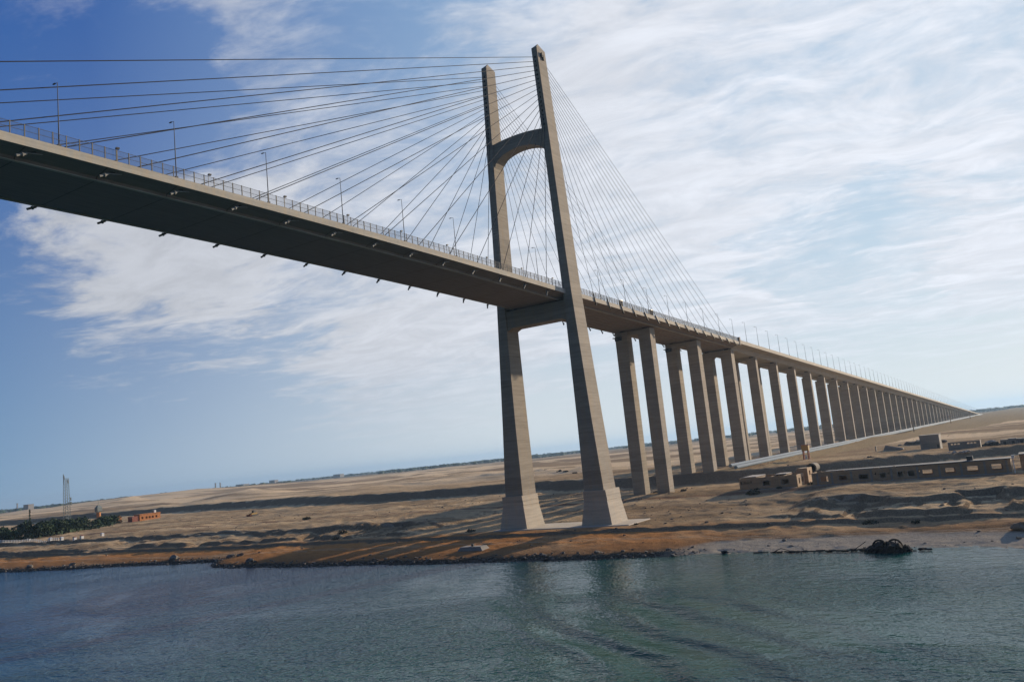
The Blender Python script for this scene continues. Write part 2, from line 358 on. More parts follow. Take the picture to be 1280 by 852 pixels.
def ground_z(x, y):
    x = np.asarray(x, float); y = np.asarray(y, float)
    s = shore_x(y); d = x-s
    near = np.interp(d, [-60, -8, 0, 2.5, 8, 18, 27, 60], [-6, -1.0, 0., .85, 1.35, 1.9, 2.3, 2.5])
    flat = np.interp(d, [-60, -8, 0, 6, 11, 20, 28, 60], [-6, -.5, 0., .38, .75, 1.7, 2.3, 2.5])
    near = near+(flat-near)*sst(-50, -62, y)
    wob = (fbm(y*.035, y*0+9.5, 3, 8)-.5)*7; wob2 = (fbm(y*.03, y*0+1.5, 3, 18)-.5)*9
    wl = sst(-64, -74, y)+sst(50, 66, y)                         # terraced away from the bridge
    gul = sst(.58, .70, fbm(y*.08+fbm(x*.1, y*.1, 2, 3)*.6, x*.03, 3, 31))               # gullies cut through the steps
    led = -15.5+np.interp(y, [-60, 0, 100, 300], [0, -1, 1, 2])+wob*.25
    z = near+.95*sst(led, led+1.8, x)
    a0 = np.interp(y, [-130, -100, -70, 60, 140, 300], [-9.5, -13, -8, -8, -9, -12])+wob
    b0 = np.interp(y, [-130, -100, -70, 60, 140, 220, 400], [3.5, 0, 8, 8, 8, 16, 20])+wob2
    smooth = np.interp(x, [-12, 6, 24, 44, 66], [0, .25, .9, 2.0, 3.15])
    terr = 1.45*sst(a0, a0+3.2, x)*(1-.65*gul)+.25*sst(a0+3, b0, x)+1.4*sst(b0, b0+3.4, x)*(1-.5*gul)
    terr = np.where(x > b0+6, 3.12, terr); 
    z = z+smooth*(1-np.clip(wl, 0, 1))+terr*np.clip(wl, 0, 1)
    # inland embankment running along the canal
    xe = np.interp(y, [-400, -150, -121, -63, -28, 20, 60, 90, 140, 190, 280, 400, 600, 900], [200, 190, 165, 122, 112, 112, 128, 148, 158, 162, 185, 225, 262, 275])+(fbm(y*.02, y*0, 3, 77)-.5)*5
    hgt = np.interp(y, [-150, -95, -60, 0, 100, 500], [3.2, 3.3, 4.2, 4.4, 4.6, 5.2])
    emb = hgt*sst(xe, xe+11, x)-1.2*sst(xe+13, xe+40, x)
    z = z+emb
    # bank that carries the pipelines along the viaduct
    foot = -15.5-np.clip((x-130)*.11, 0, 42)
    bank = sst(foot, -14.6, y)*sst(24, 14, y)*sst(118, 128, x)
    z = np.maximum(z, 11.15*bank) if False else z+(np.maximum(11.2-z, 0))*bank
    # desert relief
    inl = sst(150, 420, x)
    z = z+inl*(fbm(x*.006, y*.006, 4, 40)-.5)*5.5
    n = fbm(x*.018+3, y*.009, 4, 41); z = z+inl*np.clip(n-.55, 0, 1)*13*sst(60, 200, y)
    for cx_, cy_, rx, ry, hh in ((690, 1312, 26, 48, 15), (640, 1215, 60, 120, 4), (1260, 2000, 260, 380, 15), (1000, 1700, 140, 200, 8), (420, 660, 50, 60, 6), (470, 900, 60, 80, 7), (520, 760, 40, 60, 7), (560, 1120, 60, 60, 10), (300, 356, 60, 34, 3)):
        z = z+hh*np.exp(-((x-cx_)/rx)**2-((y-cy_)/ry)**2)
    z = z+(fbm(x*.3, y*.3, 3, 50)-.5)*.85*sst(3, 20, d)*(1-.7*sst(40, -14, np.abs(y-0)+40*0)*sst(-20, 0, x)*sst(30, 10, x))
    z = z+(fbm(x*.05, y*.05, 4, 51)-.5)*1.7*sst(12, 40, d)*(sst(40, 60, np.abs(y+2)))
    rl_ = fbm(y*.55, x*.07, 3, 33)
    z = z-(rl_*.9)*sst(.5, .8, rl_)*1.6*(sst(a0-1, a0+1.5, x)*sst(b0+7, b0+3, x))*np.clip(wl, 0, 1)
    z = z+(fbm(x*.9, y*.9, 2, 52)-.5)*.55*sst(-3, 1, d)*sst(9, 4, d)
    # pads kept level: pylon footings, ruins
    def level(z, x0, x1, y0, y1, zz, m=4.):
        w = sst(x0-m, x0, x)*sst(x1+m, x1, x)*sst(y0-m, y0, y)*sst(y1+m, y1, y); return z*(1-w)+zz*w
    z = level(z, -8, 8, -27, 23, 3.4)
    z = level(z, 57, 82, -122, -36, 6.5)
    rr = np.hypot(x-CAM[0], y-CAM[1])
    z = z-rr**2/(2*7.3e6)
    z = z+sst(2500, 9000, rr)*(fbm(x*.0004, y*.0004, 3, 60)-.45)*14*sst(16000, 6000, rr)
    return z
def gz(x, y): return float(ground_z(np.array([x]), np.array([y]))[0])

def axis(segs):
    out = []
    for a, b, st in segs: out.append(np.arange(a, b, st))
    return np.concatenate(out)
def geo(a, b, n): return np.geomspace(a, b, n)
gx = np.concatenate([[-400, -250, -160, -110], axis(((-90, -54, 3.), (-54, 36, .75), (36, 190, 1.5), (190, 420, 5.))), geo(420, 22000, 70)])
gy = np.concatenate([-geo(330, 22000, 26)[::-1], axis(((-320, -140, 6.), (-140, 130, 1.0), (130, 420, 2.2), (420, 1000, 6.))), geo(1000, 22000, 70)])
GX, GY = np.meshgrid(gx, gy, indexing='ij'); GZ = ground_z(GX, GY)
nx, ny = GX.shape
me = bpy.data.meshes.new('ground'); me.vertices.add(nx*ny)
me.vertices.foreach_set('co', np.stack([GX, GY, GZ], -1).astype(np.float32).ravel())
idx = np.arange(nx*ny).reshape(nx, ny); quads = np.stack([idx[:-1, :-1], idx[1:, :-1], idx[1:, 1:], idx[:-1, 1:]], -1).reshape(-1, 4)
me.loops.add(quads.size); me.loops.foreach_set('vertex_index', quads.ravel().astype(np.int32))
me.polygons.add(len(quads)); me.polygons.foreach_set('loop_start', (np.arange(len(quads))*4).astype(np.int32)); me.polygons.foreach_set('loop_total', np.full(len(quads), 4, np.int32))
me.update(); me.validate(); me.materials.append(M['ground'])
for p_ in (me,): p_.polygons.foreach_set('use_smooth', np.ones(len(quads), bool))
g = bpy.data.objects.new('ground', me); col.objects.link(g); tag(g, kind='structure')
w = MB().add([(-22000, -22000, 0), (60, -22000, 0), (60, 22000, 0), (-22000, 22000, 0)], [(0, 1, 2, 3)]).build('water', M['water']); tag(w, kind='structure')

# ---------------------------------------------------------------- the bridge
def dz(X):
    u_ = abs(X+202); g_, L = .0337, 164.39; k = g_/(2*L)
    return 79.97-k*u_*u_ if u_ < L else 79.97-k*L*L-g_*(u_-L)
bridge = thing('cable_stayed_bridge', (0, 0, 3.4), 'tall concrete cable-stayed bridge over the canal with its long viaduct running inland', 'bridge')
HW = 11.9
def sweep(sec, xs, mb=None):
    mb = mb or MB(); mb.loft([[(X, y, dz(X)+h) for y, h in sec] for X in xs]); return mb
def along(a, b, st): n_ = max(1, int(round((b-a)/st))); return [a+(b-a)*i/n_ for i in range(n_+1)]
X3 = 171.3
# main and side span deck
sec = [(-HW+.02, -.9), (-HW+.06, -1.15), (-8.6, -1.9), (-8.4, -2.45), (8.4, -2.45), (8.6, -1.9), (HW-.06, -1.15), (HW-.02, -.9), (HW-.02, -.1), (-HW+.02, -.1)]
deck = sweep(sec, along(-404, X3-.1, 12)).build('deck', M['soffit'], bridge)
for s_ in (-1, 1):
    sweep([(s_*HW, .12), (s_*(HW+.12), .12), (s_*(HW+.12), -1.25), (s_*HW, -1.25)], along(-404, X3-.1, 12)).build('fascia', M['fascia'], deck)
    sweep([(s_*8.2, -2.46), (s_*8.75, -2.46), (s_*8.75, -2.62), (s_*8.2, -2.62)], along(-404, X3-.1, 12)).build('edge_girder_flange', M['concrete_smooth'], deck)
rw = sweep([(-9.6, -.096), (9.6, -.096), (9.6, .0), (-9.6, .0)], along(-404, X3-.1, 12)).build('roadway', M['steel'], deck)
# side-span soffit ribs
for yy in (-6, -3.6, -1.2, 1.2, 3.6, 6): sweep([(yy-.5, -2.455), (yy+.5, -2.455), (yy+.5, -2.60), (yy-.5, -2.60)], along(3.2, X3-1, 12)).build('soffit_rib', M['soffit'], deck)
# viaduct girder
XE = 1960
sec = [(-HW, -.05), (-HW, -.75), (-7.9, -1.15), (-7.1, -3.35), (7.1, -3.35), (7.9, -1.15), (HW, -.75), (HW, -.05)]
via = sweep(sec, along(X3+.15, XE, 40)).build('viaduct_girder', M['concrete_smooth'], bridge)
for s_ in (-1, 1):
    sweep([(s_*HW, .95), (s_*(HW+.25), .95), (s_*(HW+.25), -.8), (s_*HW, -.8)], along(X3+.15, XE, 40)).build('parapet', M['fascia'], via)
sweep([(-10.5, -.046), (10.5, -.046), (10.5, .05), (-10.5, .05)], along(X3+.15, XE, 40)).build('roadway', M['steel'], via)
MB().box(X3-.4, X3+1.2, -HW-.35, -HW+.6, dz(X3)-1.5, dz(X3)+2.3).build('joint_post', M['concrete'], via)

# safety fences along the deck
for s_ in (-1, 1):
    Y = s_*(HW-.25); a, b = -170.97+2.08*(-14), X3-.5
    plist = []; X = a
    while X < b:
        if abs(X) > 3.6: plist.append(X)
        X += 2.08
    mb = MB(); X = a
    while s_ < 0 and X < b:
        if abs(X) > 3.6: mb.box(X-.012, X+.012, Y-.012, Y+.012, dz(X)+.12, dz(X)+2.1)
        X += .17
    for (p0, p1) in ((a, -3.6), (3.6, b)):
        for h in (.25, 1.2, 2.12):
            mb.loft([[(x_, Y-.03, dz(x_)+h), (x_, Y+.03, dz(x_)+h), (x_, Y+.03, dz(x_)+h+.05), (x_, Y-.03, dz(x_)+h+.05)] for x_ in along(p0, p1, 12)])
    fo = mb.build('safety_fence', M['wire'], bridge)
    if s_ > 0: continue
    plist = [X for X in plist if X > -176]; rest = MB(); base = None
    for i, X in enumerate(plist):
        if i < 100:
            if base is None: base = MB().box(X-.065, X+.065, Y-.065, Y+.065, dz(X)-.1, dz(X)+2.25).build('fence_post', M['post'], fo); bx0 = (X, dz(X))
            else:
                c_ = base.copy(); col.objects.link(c_); c_.parent = fo; c_.location = (X-bx0[0], 0, dz(X)-bx0[1])
        else: rest.box(X-.065, X+.065, Y-.065, Y+.065, dz(X)-.1, dz(X)+2.25)
    tag(rest.build('far_fence_posts', M['post'], fo), kind='stuff')

# pylon
LZ = [13.6, 35, 60, 75, 105, 125, 140, 157.7]
LHX = [4.05, 3.85, 3.55, 3.4, 3.15, 3.0, 2.85, 2.7]
LHY = [3.3, 2.5, 1.85, 1.5, 1.32, 1.22, 1.1, 1.0]
leg_y = lambda z: 14.73-.0297*z
hx_ = lambda z: float(np.interp(z, LZ, LHX)); hy_ = lambda z: float(np.interp(z, LZ, LHY))
anch_z = [154.4-1.56*i for i in range(16)]
for s_ in (-1, 1):
    zs = sorted(set(LZ+[20, 27, 44, 52, 67, 90, 115]))
    rows = [[(sx_*hx_(z), s_*leg_y(z)+sy2*hy_(z), z) for sx_, sy2 in ((-1, -1), (1, -1), (1, 1), (-1, 1))] for z in zs]
    mb = MB().loft(rows); t = s_*leg_y(156)
    top = rows[-1]; mb.add(top+[(0, t, 159.9)], [(0, 1, 4), (1, 2, 4), (2, 3, 4), (3, 0, 4)])
    leg = mb.build('pylon_leg', M['concrete'], bridge)
    for z in anch_z:                                    # near-black plates on the canal face, painting the shade inside cable recesses
        yc = s_*leg_y(z); MB().box(-hx_(z)-.07, -hx_(z)-.004, yc-.24, yc+.24, z-.3, z+.3).build('recess_shade_plate', M['hole'], leg)
    if s_ < 0:                                          # dark antennas bolted near the tip of the nearer leg
        z = 154.2; mb = MB(); yf = s_*leg_y(z)-hy_(z)
        mb.box(-.6, -.25, yf-.5, yf-.004, z+.4, z+2.0).box(.3, .7, yf-.5, yf-.004, z-.4, z+1.5).box(-.9, 1.2, yf-.3, yf-.004, z+.7, z+1.1)
        mb.build('antenna', M['dark_steel'], leg)
    MBp = MB().rects([(3.3, -5.6, 5.6, s_*14.75-5.1, s_*14.75+5.1), (10.7, -4.75, 4.75, s_*14.7-3.95, s_*14.7+3.75), (10.75, -4.75, 4.75, s_*14.7-4.05, s_*14.7+3.8), (13.75, -4.85, 4.85, s_*14.7-3.75, s_*14.7+3.7)])
    MBp.build('pedestal', M['pedestal'], leg)
    ay = s_*leg_y(131)
# arched upper beam
def arch(xh, y0, y1, ztop, zend, zmid, crown=.7):
    n_ = 24; rows = []
    for i in range(n_+1):
        t = i/n_; y = y0+(y1-y0)*t; c = 4*t*(1-t)
        e = min(t, 1-t)/.5; zb = zend+(zmid-zend)*math.sqrt(max(0, 1-(1-e)**2)) if True else 0
        zt = ztop+crown*c
        rows.append([(-xh, y, zb), (xh, y, zb), (xh, y, zt), (-xh, y, zt)])
    return MB().loft(rows)
arch(2.35, -leg_y(127)+.9, leg_y(127)-.9, 130.0, 121.6, 126.6, .9).build('arched_beam', M['concrete'], bridge)
MB().loft([[(-2.9, y, zb), (2.9, y, zb), (2.9, y, 73.0), (-2.9, y, 73.0)] for y, zb in ((-11.2, 66.4), (-9.2, 67.4), (9.2, 67.4), (11.2, 66.4))]).build('crossbeam', M['concrete'], bridge)
MB().box(-2.2, 2.2, -9.8, -7.4, 73.0, 73.6).box(-2.2, 2.2, 7.4, 9.8, 73.0, 73.6).build('deck_bearings', M['dark_steel'], bridge)

# stay cables with their lower anchorages
def cable(a, b): return MB().tube(a, b, .085 if b[0] < 0 else .06, 6)
mainX = [-13.55-12.773*i for i in range(16)]; sideX = [16.6+10.6*i for i in range(15)]
for s_ in (-1, 1):
    for i in range(16):
        zt = anch_z[15-i]; top = (-hx_(zt)+.2, s_*leg_y(zt), zt)
        Xb = mainX[i]; low = Vector((Xb, s_*(HW-1.0), dz(Xb)-2.2))
        c_ = cable(top, low).build('stay_cable', M['cable'], bridge)
        d_ = (Vector(top)-low).normalized()
        mb = MB().tube(low-d_*1.0, low+d_*.7, .21, 8).tube(low-d_*.1, low+d_*.12, .34, 8)
        mb.tube(low+Vector((.6, 0, .35)), low+Vector((3.0, -s_*.1, .75)), .10, 6)
        mb.build('deck_anchorage', M['galv'], deck)
        hit = low+d_*((2.3)/d_.z); mb = MB().box(hit.x-1.3, hit.x+.9, hit.y-.35, hit.y+.95*1, hit.z-.25, hit.z+.18) if s_ < 0 else MB().box(hit.x-1.3, hit.x+.9, hit.y-.9, hit.y+.35, hit.z-.25, hit.z+.18)
        mb.build('cable_guide_block', M['fascia'], deck)
    for i in range(15):
        zt = anch_z[14-i]; top = (hx_(zt)-.2, s_*leg_y(zt), zt)
        Xb = sideX[i]; low = Vector((Xb, s_*(HW+.3), dz(Xb)-2.0))
        cable(top, low).build('stay_cable', M['cable'], bridge)
        d_ = (Vector(top)-low).normalized()
        MB().tube(low-d_*.6, low+d_*3.6, .2, 8).box(Xb-.3, Xb+.3, min(low.y, s_*HW), max(low.y, s_*HW), low.z-.3, low.z+.2).build('deck_anchorage', M['dark_steel'], deck)

# piers
def column(mb, X, Y, hx, hy, zt, zb=None):
    zb = gz(X, Y)-1.5 if zb is None else zb
    mb.rects([(zb, X-hx, X+hx, Y-hy, Y+hy), (zt, X-hx, X+hx, Y-hy, Y+hy)]); return mb
def pier(X, hx, hy, pyc, zt, capz, plat=False):
    w_ = pyc-hy; n_ = 10; rows = []
    for i in range(n_+1):
        t = i/n_; y = -w_+2*w_*t; e = min(t, 1-t)/.5; rows.append([(X-hx*.8, y, zt-capz*(1.55-.55*math.sqrt(max(0, 1-(1-e)**2)))), (X+hx*.8, y, zt-capz*(1.55-.55*math.sqrt(max(0, 1-(1-e)**2)))), (X+hx*.8, y, zt), (X-hx*.8, y, zt)])
    P_ = MB().loft(rows).build('pier', M['concrete'], bridge)
    for s_ in (-1, 1): column(MB(), X, s_*pyc, hx, hy, zt).build('column', M['concrete'], P_)
    mb = MB()
    for s_ in (-1, 1): mb.box(X-.9, X+.9, s_*pyc-1, s_*pyc+1, zt, zt+.6)
    if plat: mb.box(X-hx-2.0, X-hx, pyc-.6, pyc+hy+.2, zt-2.2, zt-1.9).box(X-hx-.5, X-hx, pyc-.3, pyc+hy, zt-3.2, zt-2.2)
    mb.build('pier_bearings' if not plat else 'inspection_platform', M['dark_steel'], P_)
for X in (73.3, 125.3): pier(X, 2.35, 2.5, 5.0, dz(X)-3.05, 1.6, True)
pier(X3, 2.4, 2.7, 5.0, dz(X3)-3.2, 2.4)
k = 1
while True:
    X = X3+40*k
    if X > XE-30 or dz(X)-3.9-gz(X, 0) < 1.0: break
    pier(X, 1.55, 2.4, 5.1, dz(X)-3.93, 1.1); k += 1
NP = k
MB().rects([(3.1, -8.0, 8.2, -26.5, 21.5), (3.62, -7.6, 7.8, -26.0, 21.0)]).build('footing_pad', M['pedestal'], bridge)

# ---------------------------------------------------------------- street lamps on the deck edge
ORD = ['first', 'second', 'third', 'fourth', 'fifth', 'sixth', 'seventh', 'eighth', 'ninth', 'tenth', 'eleventh', 'twelfth', 'thirteenth', 'fourteenth', 'fifteenth', 'sixteenth', 'seventeenth', 'eighteenth', 'nineteenth']
TENS = ['', '', 'twent', 'thirt', 'fort', 'fift', 'sixt', 'sevent', 'eight', 'ninet']
def ordinal(n):
    if n < 20: return ORD[n-1]
    t, u_ = divmod(n, 10)
    return TENS[t]+('ieth' if u_ == 0 else 'y-'+ORD[u_-1])
lampX = [-161.6+20.42*i for i in range(103)]
lamp0 = thing('street_lamp', (0, 0, 0), 'x', 'street lamp')
a_ = MB().tube((0, 0, -.2), (0, 0, 10.55), .11, 8, .05).build('pole', M['lamp'], lamp0)
b_ = MB().tube((0, 0, 10.5), (-.05, .6, 10.62), .04, 6).build('arm', M['lamp'], lamp0)
c_ = MB().rects([(10.54, -.18, .08, .5, 1.15), (10.68, -.13, .03, .55, 1.1)]).build('lamp_head', M['dark_steel'], lamp0)
d_ = MB().box(-.22, .22, -.22, .22, -.1, .5).build('base_plate', M['lamp'], lamp0)
PARTS['street_lamp'] = [a_, b_, c_, d_]
past = sum(1 for X in lampX if X < 0)
before = [i for i, X in enumerate(lampX) if X < -4]
nlamp = 0; nb = na = nv = 0
for i, X in enumerate(lampX):
    if X > XE-20: break
    if abs(X) < 4: continue
    z = dz(X)+(.1 if X < X3 else .9)
    if nlamp == 0: o = lamp0; o.location = (X, -HW+.45, z)
    else: o = copy_tree(lamp0, (X, -HW+.45, z))
    if X < 0:
        n_ = len(before)-nb; nb += 1
        lb = 'thin grey street lamp on the canal span, %s one out from the pylon' % ordinal(n_) if nb > 1 else 'largest street lamp, standing alone at the far end of the canal span above open sky'
    elif X < X3: nv += 1; lb = 'street lamp behind the mesh fence, %s one inland of the pylon among the cables' % ordinal(nv)
    else: na += 1; lb = 'thin street lamp on the inland viaduct, %s one past the end of the cables' % ordinal(na)
    tag(o, lb, 'street lamp', 'street lamps along the near edge of the bridge deck'); nlamp += 1
WORLD['street_lamp'] = (0, 0, 0)

for i in range(9):                                  # short floodlights on the fence line
    X = -152.5+17.7*i
    if abs(X) < 5: continue
    z = dz(X)+.1; Y = -HW+.1; t = thing('floodlight', (X, Y, z), 'short bent floodlight on the deck edge fence, %s from the open water end' % ordinal(i+1), 'floodlight', 'short floodlights along the deck fence')
    MB().tube((X, Y, z-.1), (X, Y, z+2.2), .05, 5).build('post', M['dark_steel'], t); MB().rects([(z+2.2, X-.1, X+.5, Y-.2, Y+.15), (z+2.5, X, X+.55, Y-.25, Y+.1)]).build('lamp_head', M['dark_steel'], t)
for X, lb in ((39, 'dark cabinet on the deck fence, close inland of the pylon'), (66, 'small dark cabinet on the deck fence above the first pier')):
    z = dz(X); t = thing('equipment_cabinet', (X, -HW+.6, z), lb, 'cabinet')
    MB().box(X-.9, X+.9, -HW+.35, -HW+1.1, z, z+2.4).build('cabinet_body', M['dark_steel'], t); MB().box(X-1, X+1, -HW+.3, -HW+1.2, z+2.403, z+2.55).build('lid', M['steel'], t)

# ---------------------------------------------------------------- ruined buildings
def wall_x(mb, X, th, y0, y1, z0, z1, holes):
    """wall standing along Y at X, pierced by holes (ya, yb, za, zb)"""
    ys = sorted({y0, y1, *[h[0] for h in holes], *[h[1] for h in holes]}); 
    for a, b in zip(ys, ys[1:]):
        c = (a+b)/2; hs = sorted([h for h in holes if h[0] < c < h[1]], key=lambda h: h[2]); z = z0
        for h in hs:
            if h[2] > z: mb.box(X, X+th, a, b, z, h[2])
            z = h[3]
        if z1 > z: mb.box(X, X+th, a, b, z, z1)
def wall_y(mb, Y, th, x0, x1, z0, z1, holes):
    xs = sorted({x0, x1, *[h[0] for h in holes], *[h[1] for h in holes]})
    for a, b in zip(xs, xs[1:]):
        c = (a+b)/2; hs = sorted([h for h in holes if h[0] < c < h[1]], key=lambda h: h[2]); z = z0
        for h in hs:
            if h[2] > z: mb.box(a, b, Y, Y+th, z, h[2])
            z = h[3]
        if z1 > z: mb.box(a, b, Y, Y+th, z, z1)
def frames(holes, X, parent, m, name='window'):
    for h in holes:
        t = .12; mb = MB(); x0, x1 = X-.04, X+.2
        mb.box(x0, x1, h[0], h[0]+t, h[2], h[3]).box(x0, x1, h[1]-t, h[1], h[2], h[3]).box(x0, x1, h[0]+t, h[1]-t, h[3]-t, h[3]).box(x0, x1, h[0]+t, h[1]-t, h[2], h[2]+t)
        mb.build(name, m, parent)
# small one by the viaduct
z0, zt = 6.3, 10.5
A = thing('ruined_building', (60, -48, z0), 'small roofless brown ruin with a sunlit end wall, beside the viaduct', 'building')
big = [(-48.9, -46.2, 7.6, 9.3), (-55.2, -52.4, 7.6, 9.4)]; small = [(-39.2, -38.6, 8.5, 9.5), (-40.3, -39.7, 8.5, 9.5), (-41.4, -40.8, 8.5, 9.5), (-42.6, -42.0, 8.5, 9.5), (-50.6, -50.2, 8.9, 9.3)]
mb = MB(); wall_x(mb, 60, .35, -57.9, -38.1, z0-.6, zt, big+small); wa = mb.build('front_wall', M['brick'], A)
frames(big, 60, wa, M['ruin_grey'])
mb = MB(); wall_y(mb, -57.9, .35, 60.352, 75, z0-.6, zt, [(62.2, 63.8, 7.4, 9.3), (66.5, 68.6, 7.6, 9.4), (71, 72.2, 6.6, 9.2)]); mb.build('end_wall', M['brick'], A)
mb = MB(); wall_y(mb, -38.45, .35, 60.352, 75, z0-.6, zt, []); mb.build('end_wall', M['brick'], A)
mb = MB(); wall_x(mb, 75.002, .35, -57.9, -38.1, z0-.6, zt, [(-55, -52.5, 7.4, 9.3), (-46, -43, 7.4, 9.3)]); mb.build('back_wall', M['brick'], A)
for yy in (-43.6, -48.6, -52.9): mb = MB(); wall_y(mb, yy, .25, 60.352, 75, z0-.6, zt-.12, [(64.6, 66, 6, 9)]); mb.build('partition_wall', M['brick'], A)
MB().box(67, 67.3, -57.5, -52.95, z0-.5, zt-.2).build('partition_wall', M['brick'], A)
MB().box(64.2, 64.5, -57.2, -43.7, z0-.5, zt-.56).build('partition_wall', M['brick'], A)
MB().box(62.0, 62.25, -43.3, -38.5, z0-.5, zt-.56).build('partition_wall', M['brick'], A)
MB().box(63, 74.9, -43.3, -38.5, zt+.004, zt+.26).box(68, 74.9, -52.6, -48.7, zt+.004, zt+.3).build('roof_slab', M['farwall'], A)
MB().box(60.36, 64.6, -57.5, -38.5, zt-.55, zt-.3).build('roof_slab', M['brick'], A)  # hidden slab added over the front rooms to darken the windows
MB().box(60.4, 75, -57.5, -38.4, z0-.5, z0+.12).build('floor_slab', M['ruin_grey'], A)
mb = MB(); wall_y(mb, -59.2, .3, 70.5, 77, z0-.6, 12.0, [(72.5, 74.2, 9.4, 11.)]); wall_x(mb, 70.2, .3, -59.2, -55.6, z0-.6, 12., []); mb.box(70.5, 77, -58.88, -55.6, 11.7, 11.95); mb.build('stair_tower', M['brick'], A)
MB().box(58.2, 59.99, -57.6, -38.4, z0-.8, z0+.25).build('plinth', M['ruin_grey'], A)
# long one
Bd = thing('ruined_building', (60, -92, z0), 'long low brown ruin with a row of empty window openings and a dark flat roof', 'building')
wins = [(-68.1, -65.3, 7.5, 9.5), (-74.0, -71.2, 7.6, 9.3), (-80.4, -77.5, 7.5, 9.2), (-85.8, -83.9, 7.6, 9.2), (-90.7, -89.1, 7.5, 9.2), (-94.1, -92.1, 7.5, 9.2), (-99.6, -96.2, 7.4, 9.3), (-105.8, -102.5, 7.4, 9.3), (-112.0, -108.7, 7.3, 9.4), (-118.4, -115.2, 7.4, 9.5)]
vents = [(-76.6, -76.1, 8.6, 9.1), (-82.9, -82.4, 8.7, 9.2), (-86.8, -86.4, 8.7, 9.1), (-91.5, -91.0, 8.8, 9.2), (-95.7, -95.2, 8.7, 9.2), (-101.7, -101.2, 8.7, 9.1), (-108.0, -107.5, 8.7, 9.1), (-114.5, -113.8, 8.7, 9.1), (-70.1, -69.7, 8.8, 9.2)]
zt2 = 10.6
mb = MB(); wall_x(mb, 60, .35, -120.5, -62.8, z0-.6, zt2, wins+vents); wb = mb.build('front_wall', M['brick'], Bd)
frames(wins, 60, wb, M['ruin_grey'])
bw = [(-67.5, -65.9, 7.0, 9.6), (-74.6, -73.4, 7.6, 9.4), (-98.4, -95.6, 7.6, 9.4), (-104.6, -102.2, 7.6, 9.4), (-111.2, -108.0, 7.6, 9.5), (-117.6, -115, 7.6, 9.4)]
mb = MB(); wall_x(mb, 67.0, .3, -120.5, -62.8, z0-.6, zt2, bw); mb.build('back_wall', M['brick'], Bd)
mb = MB()
for yy in (-120.5, -63.15): wall_y(mb, yy, .35, 60.352, 66.998, z0-.6, zt2, [])
mb.build('end_wall', M['brick'], Bd)
for yy in (-70.6, -76.9, -81.6, -87.4, -91.9, -95.0): mb = MB(); wall_y(mb, yy, .22, 60.352, 66.998, z0-.6, zt2-.02, []); mb.build('partition_wall', M['brick'], Bd)
MB().box(60.8, 67.6, -94.9, -70.3, zt2+.004, zt2+.24).box(59.7, 67.6, -120.7, -95.0, zt2+.004, zt2+.26).box(62.2, 67.6, -70.2, -66.6, zt2+.004, zt2+.2).build('roof_slab', M['roof'], Bd)
MB().box(62.5, 64, -110.6, -108.9, zt2+.27, zt2+1.6).build('roof_tank', M['dark_steel'], Bd)
MB().box(58.3, 59.99, -120.4, -63, z0-.8, z0+.35).build('plinth', M['ruin_grey'], Bd)
for yy in (-64.6, -69.2, -75.3, -81.4, -87.4, -95.0, -101.2, -107.2, -113.6, -119.4):
    MB().box(59.88, 59.997, yy-.3, yy+.3, z0-.4, zt2-.25).build('pilaster', M['ruin_grey'], Bd)
for i, (a_0, a_1, hh) in enumerate(((-66.4, -64.8, .5), (-73.5, -71, .35), (-84.2, -82.1, .3), (-89.0, -87.9, .45))):
    MB().rects([(zt2+.002, 60.02, 60.33, a_0, a_1), (zt2+hh, 60.05, 60.3, a_0+.35, a_1-.6)]).build('broken_parapet', M['brick'], Bd)
lp = thing('light_post', (58.4, -121.2, z0), 'white post with a floodlight at the end of the long ruin', 'light post')
MB().tube((58.4, -121.2, z0-.5), (58.4, -121.2, 11.2), .13, 8).build('post', M['white'], lp); MB().box(58.0, 58.8, -121.7, -120.9, 10.8, 11.7).build('floodlight', M['white'], lp)
C3 = thing('brick_building', (72, -132, 6.3), 'brown building with an orange stripe just beyond the long ruin', 'building')
mb = MB(); wall_x(mb, 72, .35, -150, -122.6, 5.2, 10.9, [(-131.5, -129, 7.6, 9.6), (-138, -136, 7.6, 9.6)]); wall_y(mb, -122.9, .3, 72.36, 82, 5.2, 10.9, []); wall_x(mb, 82, .35, -150, -122.6, 5.2, 10.9, []); mb.build('wall', M['brick'], C3)
MB().box(71.6, 82.6, -150.2, -122.4, 10.904, 11.2).build('roof', M['roof'], C3)
MB().box(71.93, 71.998, -150, -124.4, 9.9, 10.3).build('painted_stripe', M['orange'], C3)

def ground_thing(name, x, y, label, cat, group=None):
    return thing(name, (x, y, gz(x, y)), label, cat, group)
# plateau blocks
def block(x, y, w_, d_, h, label, name='concrete_hut', m=None, rz=0, parts=True):
    t = ground_thing(name, x, y, label, 'hut'); z = gz(x, y); m = m or M['ruin_grey']
    mb = MB(); mb.box(x, x+d_, y-w_/2, y-.06, z-.6, z+h).box(x, x+d_, y+.06, y+w_/2, z-.6, z+h).box(x+.2, x+d_-.2, y-.06, y+.06, z-.6, z+h-.1); mb.build('wall', m, t)
    MB().box(x-.2, x+d_+.2, y-w_/2-.2, y+w_/2+.2, z+h+.003, z+h+.25).build('roof_slab', m, t)
    if parts: MB().box(x-.05, x-.003, y-w_/2+.5, y-w_/2+1.4, z+.1, z+2.0).build('door', M['dark_steel'], t)
    return t
block(220, -82.5, 8.6, 9, 6.6, 'tall square grey concrete block house with two panels facing the canal')
t = ground_thing('ruined_wall', 186, -99.5, 'low long grey roofless shell with small high openings', 'ruin'); z = gz(186, -99.5)
hl = [(-99.5+o, -99.5+o+.9, z+2.3, z+2.9) for o in (-4.8, -3.5, -2.2, 1.6, 2.9, 4.2)]
mb = MB(); wall_x(mb, 186, .4, -105.8, -93.2, z-.6, z+3.5, hl); mb.build('front_wall', M['ruin_grey'], t)
